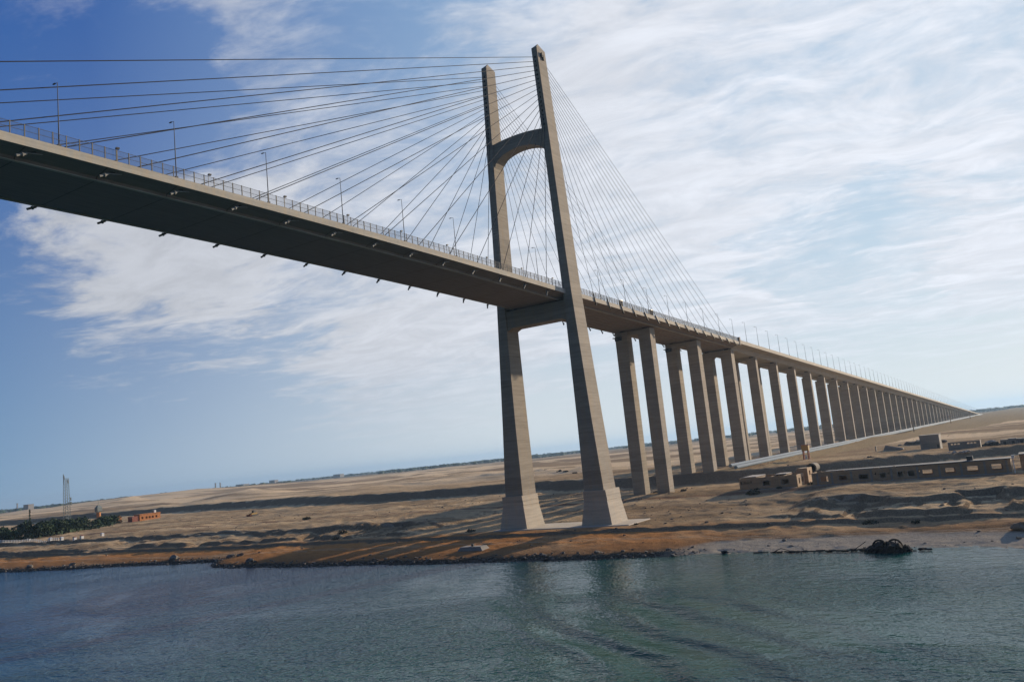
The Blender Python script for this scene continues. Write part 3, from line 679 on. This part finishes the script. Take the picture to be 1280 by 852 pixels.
mb = MB(); wall_y(mb, -105.8, .4, 186.402, 192, z-.6, z+3.4, []); wall_y(mb, -93.6, .4, 186.402, 192, z-.6, z+3.4, []); mb.build('side_wall', M['ruin_grey'], t)
t = ground_thing('concrete_hut', 194, -118, 'row of pale grey panel huts near the black heap', 'hut'); z = gz(194, -118)
mb = MB()
for i in range(5): mb.box(194, 199, -113.0-i*3.2-3.1, -113.0-i*3.2, z-.6, z+3.1+.3*(i % 2))
mb.build('wall', M['ruin_grey'], t)
mb = MB()
for i in range(5): mb.box(193.95, 193.997, -113.0-i*3.2-2.2, -113.0-i*3.2-1.1, z+.6, z+2.3)
mb.build('door', M['dark_steel'], t)
def heap(name, x, y, r, h, label, cat, m, seed=1, n=14, squash=1.6):
    mb = MB(); z = gz(x, y); rg = np.random.default_rng(seed)
    for i in range(n):
        a = rg.random()*6.28; q = r*rg.random()**.6*.75
        mb.blob((x+q*math.cos(a), y+q*math.sin(a)*squash, z+h*.30*(1-q/r)), h*(.45+.35*rg.random())*(1.15-q/r), seed*31+i, (1.2, 1.4, .8), .3, 1)
    o = mb.build(name, m, None, origin=(x, y, z)); return tag(o, label, cat)
heap('rubble_heap', 205, -109, 6, 3.0, 'black rubble heap between the low shell and the panel huts', 'rubble', M['wetrock'], 3, 16)
heap('rubble_heap', 158, -100, 3.6, .9, 'scattered pale rubble in front of the low shell', 'rubble', M['farwall'], 4, 20, 2.6)
heap('rubble_heap', 176, -62, 2.2, 1.0, 'small dark heap on the sand beyond the ruins', 'rubble', M['rock'], 5, 8)
heap('rubble_heap', 300, -70, 9, 3.2, 'sandy spoil heap behind the leaning slabs', 'rubble', M['rock'], 6, 14, 2.4)
heap('rubble_heap', 262, -105, 2.6, 2.0, 'tiny pale pile between the block house and the low shell', 'rubble', M['farwall'], 9, 6)
heap('gravel_mound', -30.0, -124.2, 2.3, 1.4, 'grey gravel mound beside the beach', 'mound', M['clod'], 7, 18)
t = ground_thing('fallen_slab', 236, -62, 'grey slabs leaning on the sand near the viaduct', 'slabs'); z = gz(236, -62)
MB().add([(236, -68, z-.2), (236, -58.5, z-.2), (240, -58.5, z-.2), (240, -68, z-.2), (236.5, -68, z+.5), (236.5, -60, z+2.6), (239, -60, z+2.4), (239.5, -68, z+.4)], [(0, 1, 2, 3), (4, 5, 6, 7), (0, 1, 5, 4), (1, 2, 6, 5), (2, 3, 7, 6), (3, 0, 4, 7)]).box(235, 236.5, -55.6, -55.1, z-.2, z+2.6).build('slab', M['ruin_grey'], t)
# gate booth beside the pipes
bx, by = 205, -27.5; t = ground_thing('guard_booth', bx, by, 'rusty red booth on legs with a yellow top beside the pipes', 'booth'); z = gz(bx, by)
mb = MB()
for sx_, sy2 in ((-1, -1), (1, -1), (1, 1), (-1, 1)): mb.box(bx+sx_*.9-.25, bx+sx_*.9+.25, by+sy2*1.2-.3, by+sy2*1.2+.3, z-.5, z+4.4)
mb.build('leg', M['rust'], t)
MB().box(bx-1.25, bx+1.25, by-1.7, by+1.7, z+4.402, z+7.1).build('cabin', M['yellow'], t); MB().box(bx-1.5, bx+1.5, by-1.95, by+1.95, z+7.104, z+7.4).build('roof', M['rust'], t)
MB().box(bx-1.0, bx-.8, by-.55, by+.55, z-.2, z+2.4).build('door', M['white'], t)
# culvert mouth behind the ruins
cx_, cy_ = 116, -50.; z = 9.6; t = thing('culvert_pipe', (cx_, cy_, z), 'dark round concrete culvert mouth behind the small ruin', 'culvert')
mb = MB()
n_ = 20; ri, ro = 1.5, 1.95
rg_ = [[(cx_+dx, cy_+math.cos(2*math.pi*i/n_)*r_, z+math.sin(2*math.pi*i/n_)*r_) for i in range(n_)] for dx, r_ in ((6, ri), (0, ri), (0, ro), (6, ro))]
mb.loft(rg_, False); mb.build('pipe_wall', M['rock'], t); MB().loft([rg_[0], [(cx_+6.1, p[1], p[2]) for p in rg_[0]]]).build('interior_shade', M['hole'], t)  # near-black disc paints the shade inside the pipe
# twin pipelines
for i, (yy, zz, lb) in enumerate(((-15.0, 11.7, 'pale blue pipeline along the foot of the viaduct, outer of the two'), (-12.6, 12.6, 'pale blue pipeline along the foot of the viaduct, inner of the two'))):
    pts = [(130, yy, zz)]+[(X, yy, zz-max(0, X-1500)*.000) for X in np.arange(160, 1940, 40.)]
    t = thing('pipeline', (130, yy, zz), lb, 'pipe', 'pipelines beside the viaduct')
    MB().path(pts, .78, 10).build('pipe', M['pipe'], t)
for i, (X, Y, lb) in enumerate(((650, -24, 'brown pole on the pipe bank, nearest of the three'), (1010, -26, 'brown pole on the pipe bank, middle of the three'), (1330, -28, 'brown pole on the pipe bank, farthest of the three'))):
    z = gz(X, Y); t = thing('utility_pole', (X, Y, z), lb, 'pole', 'poles beside the pipe bank')
    MB().tube((X, Y, z-.5), (X, Y, z+10), .45, 8).build('pole', M['brick'], t); MB().box(X-.2, X+.2, Y-1.6, Y+1.6, z+9.2, z+9.6).build('crossarm', M['brick'], t)

# ---------------------------------------------------------------- shore things
def concrete_block():
    x, y = -36.5, 8.6; z = gz(x, y); t = thing('concrete_box', (x, y, z), 'low grey concrete box half buried in the orange sand by the shore', 'concrete box')
    MB().rects([(z-.6, x-1.9, x+2.4, y-4.6, y+4.6), (z+.95, x-1.3, x+1.8, y-3.4, y+3.6)]).build('slab', M['ruin_grey'], t)
    MB().box(x-.3, x+.3, y-.3, y+.4, z+.952, z+1.6).build('valve_post', M['dark_steel'], t)
concrete_block()
# wreck in the shallows: tangled black hull with hoops and a trail of debris
wx, wy = -47.2, -100.8
t = thing('wreck', (wx, wy, 0), 'black tangled wreck with hoops lying in the shallows by the beach', 'wreck')
mb = MB()
for i in range(34):
    a = i/33; yy = wy-4.0+8.0*a; hh = 2.3*math.sin(math.pi*min(1, max(0, a)))**.7
    mb.blob((wx+rng.normal()*.45, yy, .1+hh*.38*rng.random()), .45+hh*.38, 100+i, (1.2, 1.0, .95), .35, 1)
mb.build('hull', M['wetrock'], t)
mb = MB()
for yc, r_ in ((wy-1.4, 1.3), (wy+1.4, 1.25)):
    pts = [(wx-.5, yc+math.cos(a)*r_, 1.25+math.sin(a)*r_*.9) for a in np.linspace(0, math.pi, 12)]
    for p0, p1 in zip(pts, pts[1:]): mb.tube(p0, p1, .20, 5)
    for k_ in (3, 6, 8): mb.tube(pts[k_], (wx+.2, pts[k_][1], .6), .10, 5)
mb.build('hoop', M['wetrock'], t)
mb = MB()
for i in range(130):
    a = rng.random(); yy = wy+4+a*24 if i < 118 else wy-4-rng.random()*4; xx = -44.4-2.2*a*0+np.interp(yy, [wy-8, wy+4, wy+30], [-2.6, -1.8, .2])+rng.normal()*.45
    mb.blob((xx, yy, .12+.25*(1-a)), (.32-.18*a)*(.5+.7*rng.random()), 300+i, (1, 2.6, .7), .35, 0)
for a, b in (((-46, wy+7, .2), (-46.3, wy+4.2, 2.0)), ((-45.6, wy+19, .2), (-45.9, wy+21.5, 1.1)), ((-45.9, wy+23.6, .2), (-45.9, wy+21.5, 1.1))): mb.tube(a, b, .07, 5)
mb.build('debris_trail', M['wetrock'], t)
# rocks along the waterline
mb = MB()
for i in range(1900):
    y = rng.uniform(-60, 330) if i < 1840 else rng.uniform(-135, -60); d = abs(rng.normal())*1.3-.6+(rng.random()**3)*5; x = float(shore_x(np.array([y]))[0])+d
    r_ = .10+.42*rng.random()**4+(.22 if rng.random() < .04 else 0)
    if y < -60: r_ *= .6
    mb.blob((x, y, gz(x, y)+r_*.2), r_, 1000+i, (1.1, 1.3, .75), .3, 0)
sc = MB()
for i in range(1500):
    x = rng.uniform(-40, 130); y = rng.uniform(-135, 330) if i % 3 else rng.uniform(-130, 60)
    if -9 < x < 9 and -28 < y < 24: continue
    if vnoise(np.array([x*.06]), np.array([y*.05]), 9)[0] < .42: continue
    r_ = .08+.42*rng.random()**5
    sc.blob((x, y, gz(x, y)+r_*.25), r_, 5000+i, (1, 1.3, .7), .35, 0)
tag(sc.build('scattered_stones', M['clod']), 'loose stones and clods scattered over the sand', 'stones', kind='stuff')
tag(mb.build('shore_stones', M['rock']), 'dark loose stones along the waterline', 'stones', kind='stuff')
for i, (x, y, r_, lb) in enumerate(((-44.5, 92, 1.3, 'dark flat rock at the tip of the sandy point'), (-31.5, 150, 1.5, 'pale broken boulder on the beach beside the cove'), (-30.0, 153, 1.1, 'smaller boulder behind the pale broken one'), (-31.5, 118, 1.2, 'boulder on the bank above the cove'), (-30.5, 114, .9, 'small boulder above the cove near the sandy point'),
        (-38.5, 206, 1.0, 'dark boulder on the open shore beyond the cove'), (-41.5, 233, 1.1, 'dark boulder on the shore in front of the tree grove'), (-43.5, -66, .55, 'small black rock where the pale beach begins'), (-48.2, -22, .6, 'black rock in the water in front of the pylon'))):
    z = gz(x, y); o = MB().blob((x, y, z+r_*.25), r_, 60+i, (1.1, 1.5, .8), .32, 1).blob((x+.5, y+r_*1.1, z+.1), r_*.6, 90+i, (1, 1.2, .8), .3, 1).build('boulder', M['rock'] if i < 7 else M['wetrock'], None, origin=(x, y, z))
    tag(o, lb, 'rock')
# scrub
def bush(x, y, r_, lb, seed, m='scrub'):
    z = gz(x, y); rg = np.random.default_rng(seed); mb = MB(); st = MB()
    for i in range(150):
        v_ = Vector(rg.normal(size=3)); v_.normalize(); v_ *= r_*rg.random()**.4; v_.z = abs(v_.z)*.7; c = Vector((x, y*1., z))+Vector((v_.x, v_.y*1.3, v_.z))
        a = Vector(rg.normal(size=3))*.16*r_; b = Vector(rg.normal(size=3))*.16*r_
        mb.add([c-a, c+b, c+a], [(0, 1, 2)])
    for i in range(7):
        a = rg.random()*6.28; st.tube((x, y, z-.1), (x+math.cos(a)*r_*.6, y+math.sin(a)*r_*.8, z+r_*.5), .04, 4)
    t = thing('shrub', (x, y, z), lb, 'shrub', 'desert shrubs'); mb.build('foliage', M[m], t); st.build('stem', M['bark'], t)
for i, (x, y, r_, lb) in enumerate(((-5.5, 31.5, 1.2, 'dark shrub beside the footing of the farther pylon leg'), (-10.5, 87.5, 1.3, 'dark shrub at the edge of the deck shadow'), (-2, 92, 1.7, 'spreading green shrub on the pale terrace left of the pylon'), (49, -46, 2.0, 'dark round shrub on the slope below the small ruin'),
        (-15.5, -92.5, 1.5, 'green shrub at the foot of the terraces'), (-17, -102.5, .9, 'small dark shrub on the orange strip below the terraces'), (66, -61, 1.3, 'dark bush in the gap between the two ruins'), (58, -52, 1.0, 'scrubby bush under the small ruin window'), (58.2, -44.5, .9, 'low bush at the foot of the small ruin wall'),
        (76, -11, 1.1, 'bush at the base of the nearer column of the first pier'), (76.5, 0.5, .9, 'bush between the columns of the first pier'), (60, 176, 2.0, 'dark bush on the sand ridge far left of the pylon'), (-6.5, -27.8, .6, 'small weed on the footing pad edge'))):
    bush(x, y, r_, lb, 500+i)
for i, (x, y) in enumerate(((326, 184), (322, 176), (300, 158))):
    heap('parked_truck_heap' if False else 'dark_mound', x, y, 2.4, 1.4, ('dark mound on the pale plain between the pylon legs, %s of three' % ('farthest from the legs', 'middle', 'nearest the viaduct')[i]), 'mound', M['wetrock'], 70+i, 7, 1.8)
bush(66, -127, 2.4, 'bright green reeds at the end of the long ruin', 888, 'grass')

# ---------------------------------------------------------------- grove, mast and huts at the far left
def tree_proto(name, h, r_, seed, m):
    t = thing(name, (0, 0, 0), 'x', 'tree'); rg = np.random.default_rng(seed)
    tr = MB().tube((0, 0, -.4), (.1, 0, h*.55), .28, 7, .14)
    for i in range(5):
        a = rg.random()*6.28; tr.tube((.05, 0, h*(.3+.05*i)), (math.cos(a)*r_*.6, math.sin(a)*r_*.6, h*(.55+.06*i)), .1, 5, .04)
    mb = MB(); cl = [(rg.normal()*r_*.40, rg.normal()*r_*.40, h*(.26+.50*rg.random()), r_*(.36+.25*rg.random())) for _ in range(13)]
    for cx2, cy2, cz2, cr2 in cl:
        for i in range(75):
            v_ = Vector(rg.normal(size=3)); v_.normalize(); v_ *= cr2*(rg.random()**.35)
            c = Vector((cx2, cy2, cz2))+Vector((v_.x, v_.y, v_.z*.75)); a = Vector(rg.normal(size=3))*.3; b = Vector(rg.normal(size=3))*.3
            mb.add([c-a, c-b, c+a, c+b], [(0, 1, 2, 3)])
    T1 = tr.build('trunk', M['bark'], t); T2 = mb.build('crown', m, t); PARTS[name] = [T1, T2]; return t
protos = [tree_proto('broadleaf_tree', 8.5, 4.2, 11, M['leaf']), tree_proto('spreading_tree', 6.5, 4.6, 12, M['leaf2']), tree_proto('bushy_tree', 5.2, 3.6, 13, M['leaf'])]
first = {p.name: True for p in protos}
spots = [(38, 404, 1, 1.1), (44, 398, 0, 1.15), (50, 398, 0, 1.3), (56, 400, 1, 1.35), (62, 401, 0, 1.3), (69, 405, 1, 1.3), (77, 412, 0, 1.15), (87, 421, 2, 1.5), (98, 434, 0, 1.2),
         (56, 424, 0, 1.4), (64, 421, 1, 1.45), (73, 424, 0, 1.3), (83, 432, 2, 1.7), (93, 444, 1, 1.2), (106, 452, 0, 1.15), (34, 412, 2, 1.5), (30, 419, 2, 1.3), (42, 428, 2, 1.6), (118, 452, 1, 1.05), (126, 459, 0, 1.0), (134, 465, 1, 1.15), (141, 470, 2, 1.3)]
LB = ['spreading tree at the canal end of the grove, before the first tall one', 'dark tree standing first among the tall trees of the grove', 'large round dark tree in the thick part of the grove', 'wide mid-green tree in the thick part of the grove', 'tall dark tree behind the white kiosk', 'wide mid-green tree behind the balustrade end', 'dark tree just inland of the balustrade end', 'dense bushy tree at the middle of the grove', 'dark tree at the inland end of the grove',
      'tall dark tree at the back of the grove near the cypress', 'spreading tree at the back, inland of the cypress', 'dark tree at the back of the grove, below the pale huts', 'bushy tree at the back middle of the grove', 'mid-green tree below the lattice mast', 'dark tree behind the inland end of the grove', 'low bushy tree near the frame edge', 'low bushy tree cut by the frame edge', 'bushy tree behind the low ones at the frame edge', 'flat-topped tree between the mast and the orange tower', 'small dark tree right below the orange tower', 'spreading flat-topped tree beside the small orange hut', 'bushy tree touching the small orange hut']
for (x, y, k_, s_), lb in zip(spots, LB):
    p_ = protos[k_]; z = gz(x, y)-.1
    if first[p_.name]: o = p_; o.location = (x, y, z); o.scale = (s_,)*3; first[p_.name] = False; 
    else: o = copy_tree(p_, (x, y, z), random.random()*6, s_)
    tag(o, lb, 'tree', 'trees of the canal-side grove')
cx_, cy_ = 66, 440; z = gz(cx_, cy_); t = thing('cypress_tree', (cx_, cy_, z), 'thin dark cypress rising above the grove', 'tree')
mb = MB(); 
for i in range(260):
    hh = rng.random(); r_ = 1.1*(1-hh)**.6; a = rng.random()*6.28; c = Vector((cx_+math.cos(a)*r_*rng.random(), cy_+math.sin(a)*r_*rng.random(), z+1+hh*16.5)); q1 = Vector(rng.normal(size=3))*.22; q2 = Vector(rng.normal(size=3))*.22; mb.add([c-q1, c-q2, c+q1, c+q2], [(0, 1, 2, 3)])
mb.build('crown', M['leaf'], t); MB().tube((cx_, cy_, z-.3), (cx_, cy_, z+6), .18, 6).build('trunk', M['bark'], t)
# lattice mast
mx, my = 196, 628; z = gz(mx, my); t = thing('lattice_mast', (mx, my, z), 'tall thin steel lattice mast standing behind the grove', 'mast')
def lattice(mb, mx, my, z, H, w0, w1, r_=.2, n_=16):
    for k_ in range(n_):
        za, zb = z+H*k_/n_, z+H*(k_+1)/n_; wa, wb_ = w0+(w1-w0)*k_/n_, w0+(w1-w0)*(k_+1)/n_
        ca_ = [(mx+sx_*wa, my+sy2*wa, za) for sx_, sy2 in ((-1, -1), (1, -1), (1, 1), (-1, 1))]; cb_ = [(mx+sx_*wb_, my+sy2*wb_, zb) for sx_, sy2 in ((-1, -1), (1, -1), (1, 1), (-1, 1))]
        for i in range(4):
            mb.tube(ca_[i], cb_[i], r_, 4); mb.tube(ca_[i], cb_[(i+1) % 4], r_*.55, 4); mb.tube(cb_[i], cb_[(i+1) % 4], r_*.55, 4)
mb = MB(); lattice(mb, mx, my, z, 41, 2.3, 1.5); mb.build('lattice_frame', M['mast'], t)
mb = MB(); mb.tube((mx-1.4, my+1.6, z+36), (mx-1.4, my+1.6, z+45), .35, 6)
for hh, dx in ((42, -1), (38, 1), (22, 2.2), (18, 2.4)): mb.box(mx+dx-.4, mx+dx+.4, my-dx*1.4-.4, my-dx*1.4+.4, z+hh-1.5, z+hh+1.5)
mb.build('antenna', M['mast'], t)
# watchtower
mx, my = 181, 553; z = gz(mx, my); t = thing('watchtower', (mx, my, z), 'orange water tower with a grey platform above the trees', 'tower')
MB().tube((mx, my, z-.5), (mx, my, z+9), 1.9, 10, 1.6).build('shaft', M['orange'], t)
MB().rects([(z+9, mx-1.6, mx+1.6, my-1.6, my+1.6), (z+10.0, mx-2.1, mx+2.1, my-2.1, my+2.1), (z+12.8, mx-2.1, mx+2.1, my-2.1, my+2.1), (z+14.8, mx-.8, mx+.8, my-.8, my+.8)]).build('cabin', M['mast'], t)
MB().tube((mx, my, z+14.8), (mx, my, z+20), .15, 5).build('aerial', M['mast'], t)
# orange buildings
x, y = 156, 467; z = gz(x, y); t = thing('orange_building', (x, y, z), 'long low bright orange building on the sand beyond the grove', 'building')
hl = [(x+o, x+o+1.5, z+1.3, z+2.9) for o in (6, 9.5, 12.2, 14.9, 18)]
mb = MB(); wall_y(mb, y-3, .3, x+4.8, x+22, z-.6, z+4.6, hl); wall_y(mb, y+4, .3, x+4.8, x+22, z-.6, z+4.6, []); wall_x(mb, x+4.5, .3, y-3, y+4.3, z-.6, z+4.6, []); wall_x(mb, x+22, .3, y-3, y+4.3, z-.6, z+4.6, []); mb.build('wall', M['orange'], t)
MB().box(x+4.2, x+22.5, y-3.3, y+4.5, z+4.603, z+5.0).build('roof', M['orange'], t); MB().box(x+18.5, x+20, y-1, y+.5, z+5.004, z+6.9).build('roof_tank', M['white'], t)
MB().box(x-1.5, x+4.2, y-2.6, y+3, z-.5, z+4.0).build('dark_annex', M['rust'], t)
x, y = 146, 474; z = gz(x, y); t = thing('orange_hut', (x, y, z), 'small orange hut between the trees and the long orange building', 'hut')
MB().box(x, x+4.5, y-2.5, y+2.5, z-.5, z+4.4).build('wall', M['orange'], t); MB().rects([(z+4.403, x-.3, x+4.8, y-2.8, y+2.8), (z+5.6, x+1.8, x+2.6, y-2, y+2)]).build('roof', M['orange'], t); MB().box(x+1.4, x+2.4, y-2.56, y-2.503, z+.1, z+2.2).build('door', M['rust'], t)
x, y = 121, 287; z = gz(x, y); t = thing('bulldozer', (x, y, z), 'small dark bulldozer parked alone on the open sand', 'bulldozer')
mb = MB().rects([(z+.5, x-2.6, x+2.2, y-1.1, y+1.1), (z+1.7, x-2.4, x+2.2, y-1.1, y+1.1), (z+1.8, x-1.4, x+2.0, y-1, y+1), (z+2.0, x-1.4, x+2.0, y-1, y+1)]); mb.build('body', M['yellow'], t)
MB().rects([(z+2.0, x-.6, x+1.2, y-.9, y+.9), (z+3.4, x-.4, x+1.0, y-.8, y+.8)]).build('cab', M['dark_steel'], t)
for s_ in (-1, 1): MB().rects([(z-.1, x-2.2, x+2.2, y+s_*1.35-.3, y+s_*1.35+.3), (z+.45, x-2.7, x+2.6, y+s_*1.35-.3, y+s_*1.35+.3), (z+1.0, x-2.2, x+2.1, y+s_*1.35-.3, y+s_*1.35+.3)]).build('track', M['dark_steel'], t)
MB().rects([(z-.1, x-3.7, x-3.4, y-2, y+2), (z+1.2, x-3.9, x-3.6, y-2, y+2)]).box(x-3.5, x-2.4, y-.9, y-.6, z+.5, z+.8).box(x-3.5, x-2.4, y+.6, y+.9, z+.5, z+.8).build('blade', M['rust'], t)

# white fence, barriers, benches
t = thing('white_fence', (22, 365, gz(22, 365)), 'white balustrade on the bank in front of the grove', 'fence'); mb = MB(); rl = MB()
ys = np.arange(330, 408, 2.0); fx = lambda y: 24+.06*(y-330)*(y > 360)
for y in ys: mb.box(fx(y)-.15, fx(y)+.15, y-.2, y+.2, gz(fx(y), y)-.3, gz(fx(y), y)+1.5)
for a, b in zip(ys, ys[1:]):
    for h in (.6, 1.2):
        za, zb = gz(fx(a), a), gz(fx(b), b); rl.loft([[(fx(a)-.06, a, za+h), (fx(a)+.06, a, za+h), (fx(a)+.06, a, za+h+.2), (fx(a)-.06, a, za+h+.2)], [(fx(b)-.06, b, zb+h), (fx(b)+.06, b, zb+h), (fx(b)+.06, b, zb+h+.2), (fx(b)-.06, b, zb+h+.2)]])
mb.build('fence_posts', M['white'], t); rl.build('rail', M['white'], t)
for i, (x, y, lb) in enumerate(((25, 328, 'white gate kiosk at the end of the balustrade'), (25.5, 340, 'white kiosk midway along the balustrade'), (20, 300, 'small white and red hut on the slope below the huts'), (33, 303, 'tiny white hut higher on the slope'), (19, 305, 'white drum beside the small white and red hut'))):
    z = gz(x, y); t = thing('kiosk', (x, y, z), lb, 'kiosk'); MB().box(x-.8, x+.6, y-.7, y+.7, z-.4, z+1.5).build('wall', M['white'], t); MB().rects([(z+1.503, x-1, x+.8, y-.9, y+.9), (z+1.9, x-.2, x+.1, y-.2, y+.2)]).build('roof', M['rust'] if i in (2, 4) else M['white'], t)
# bushes of ground cover under the trees
mb = MB()
for i in range(1400):
    a = rng.random(); x = np.interp(a, [0, 1], [32, 140])+rng.normal()*3; y = np.interp(a, [0, .3, 1], [412, 402, 468])+rng.normal()*5; 
    if x < 28: continue
    c = Vector((x, y, gz(x, y)+.4+rng.random()*1.1)); q1 = Vector(rng.normal(size=3))*.5; q2 = Vector(rng.normal(size=3))*.5; mb.add([c-q1, c-q2, c+q1, c+q2], [(0, 1, 2, 3)])
tag(mb.build('undergrowth', M['leaf']), 'dark undergrowth beneath the grove', 'undergrowth', kind='stuff')

# ---------------------------------------------------------------- far town and tree belt on the horizon
mb = MB(); hb = MB()
for i in range(5200):
    ang = R(rng.uniform(-4, 72)); d = rng.uniform(3300, 8000); x, y = CAM[0]+math.cos(ang)*d, CAM[1]+math.sin(ang)*d
    if vnoise(np.array([ang*9.]), np.array([d*.0011]), 5)[0] < .38 - .5*(ang > R(55)): continue
    z = gz(x, y); r_ = rng.uniform(5, 11)
    mb.blob((x, y, z+r_*.35), r_, 2000+i, (1.6, 1.6, .8), .35, 0)
tag(mb.build('far_tree_belt', M['leaf']), 'bluish belt of trees along the horizon', 'woods', kind='stuff')
for i, (px_, d, w_, h, lb) in enumerate(((37, 3000, 28, 20, 'pale square water tank building far off on the horizon at the frame edge'), (26, 3600, 5, 30, 'thin white minaret on the horizon beside the square building'), (270, 4200, 6, 34, 'twin-like slim tower on the hazy horizon, nearer the dunes'), (276, 4300, 6, 34, 'slim tower on the hazy horizon, just inland of its neighbour'),
        (300, 4500, 60, 16, 'long pale building in the hazy town'), (340, 4400, 40, 20, 'square pale building in the hazy town'), (420, 4600, 50, 17, 'low building towards the pylon in the hazy town'))):
    ang = YAW-math.atan((px_-640)/FOC)+.012; x, y = CAM[0]+math.cos(ang)*d, CAM[1]+math.sin(ang)*d; z = gz(x, y)
    t = thing('distant_building', (x, y, z), lb, 'building', 'buildings of the far town')
    MB().box(x, x+w_*.6, y-w_/2, y+w_/2, z-3, z+h).build('wall', M['farwall'], t)
    MB().box(x-.5, x+w_*.6+.5, y-w_/2-.5, y+w_/2+.5, z+h+.01, z+h+1).build('roof', M['farwall'], t)

# ---------------------------------------------------------------- haze
hz = bpy.data.materials.new('haze'); hz.use_nodes = True; ht = hz.node_tree; ht.nodes.clear()
pv = ht.nodes.new('ShaderNodeVolumePrincipled'); ho = ht.nodes.new('ShaderNodeOutputMaterial'); ht.links.new(pv.outputs[0], ho.inputs['Volume'])
pv.inputs['Color'].default_value = (.46, .70, 1.0, 1); pv.inputs['Density'].default_value = 6.5e-5; pv.inputs['Anisotropy'].default_value = .3
h = MB().box(-23000, 23500, -23500, 23500, -85, 175).build('haze', hz); tag(h, kind='stuff')
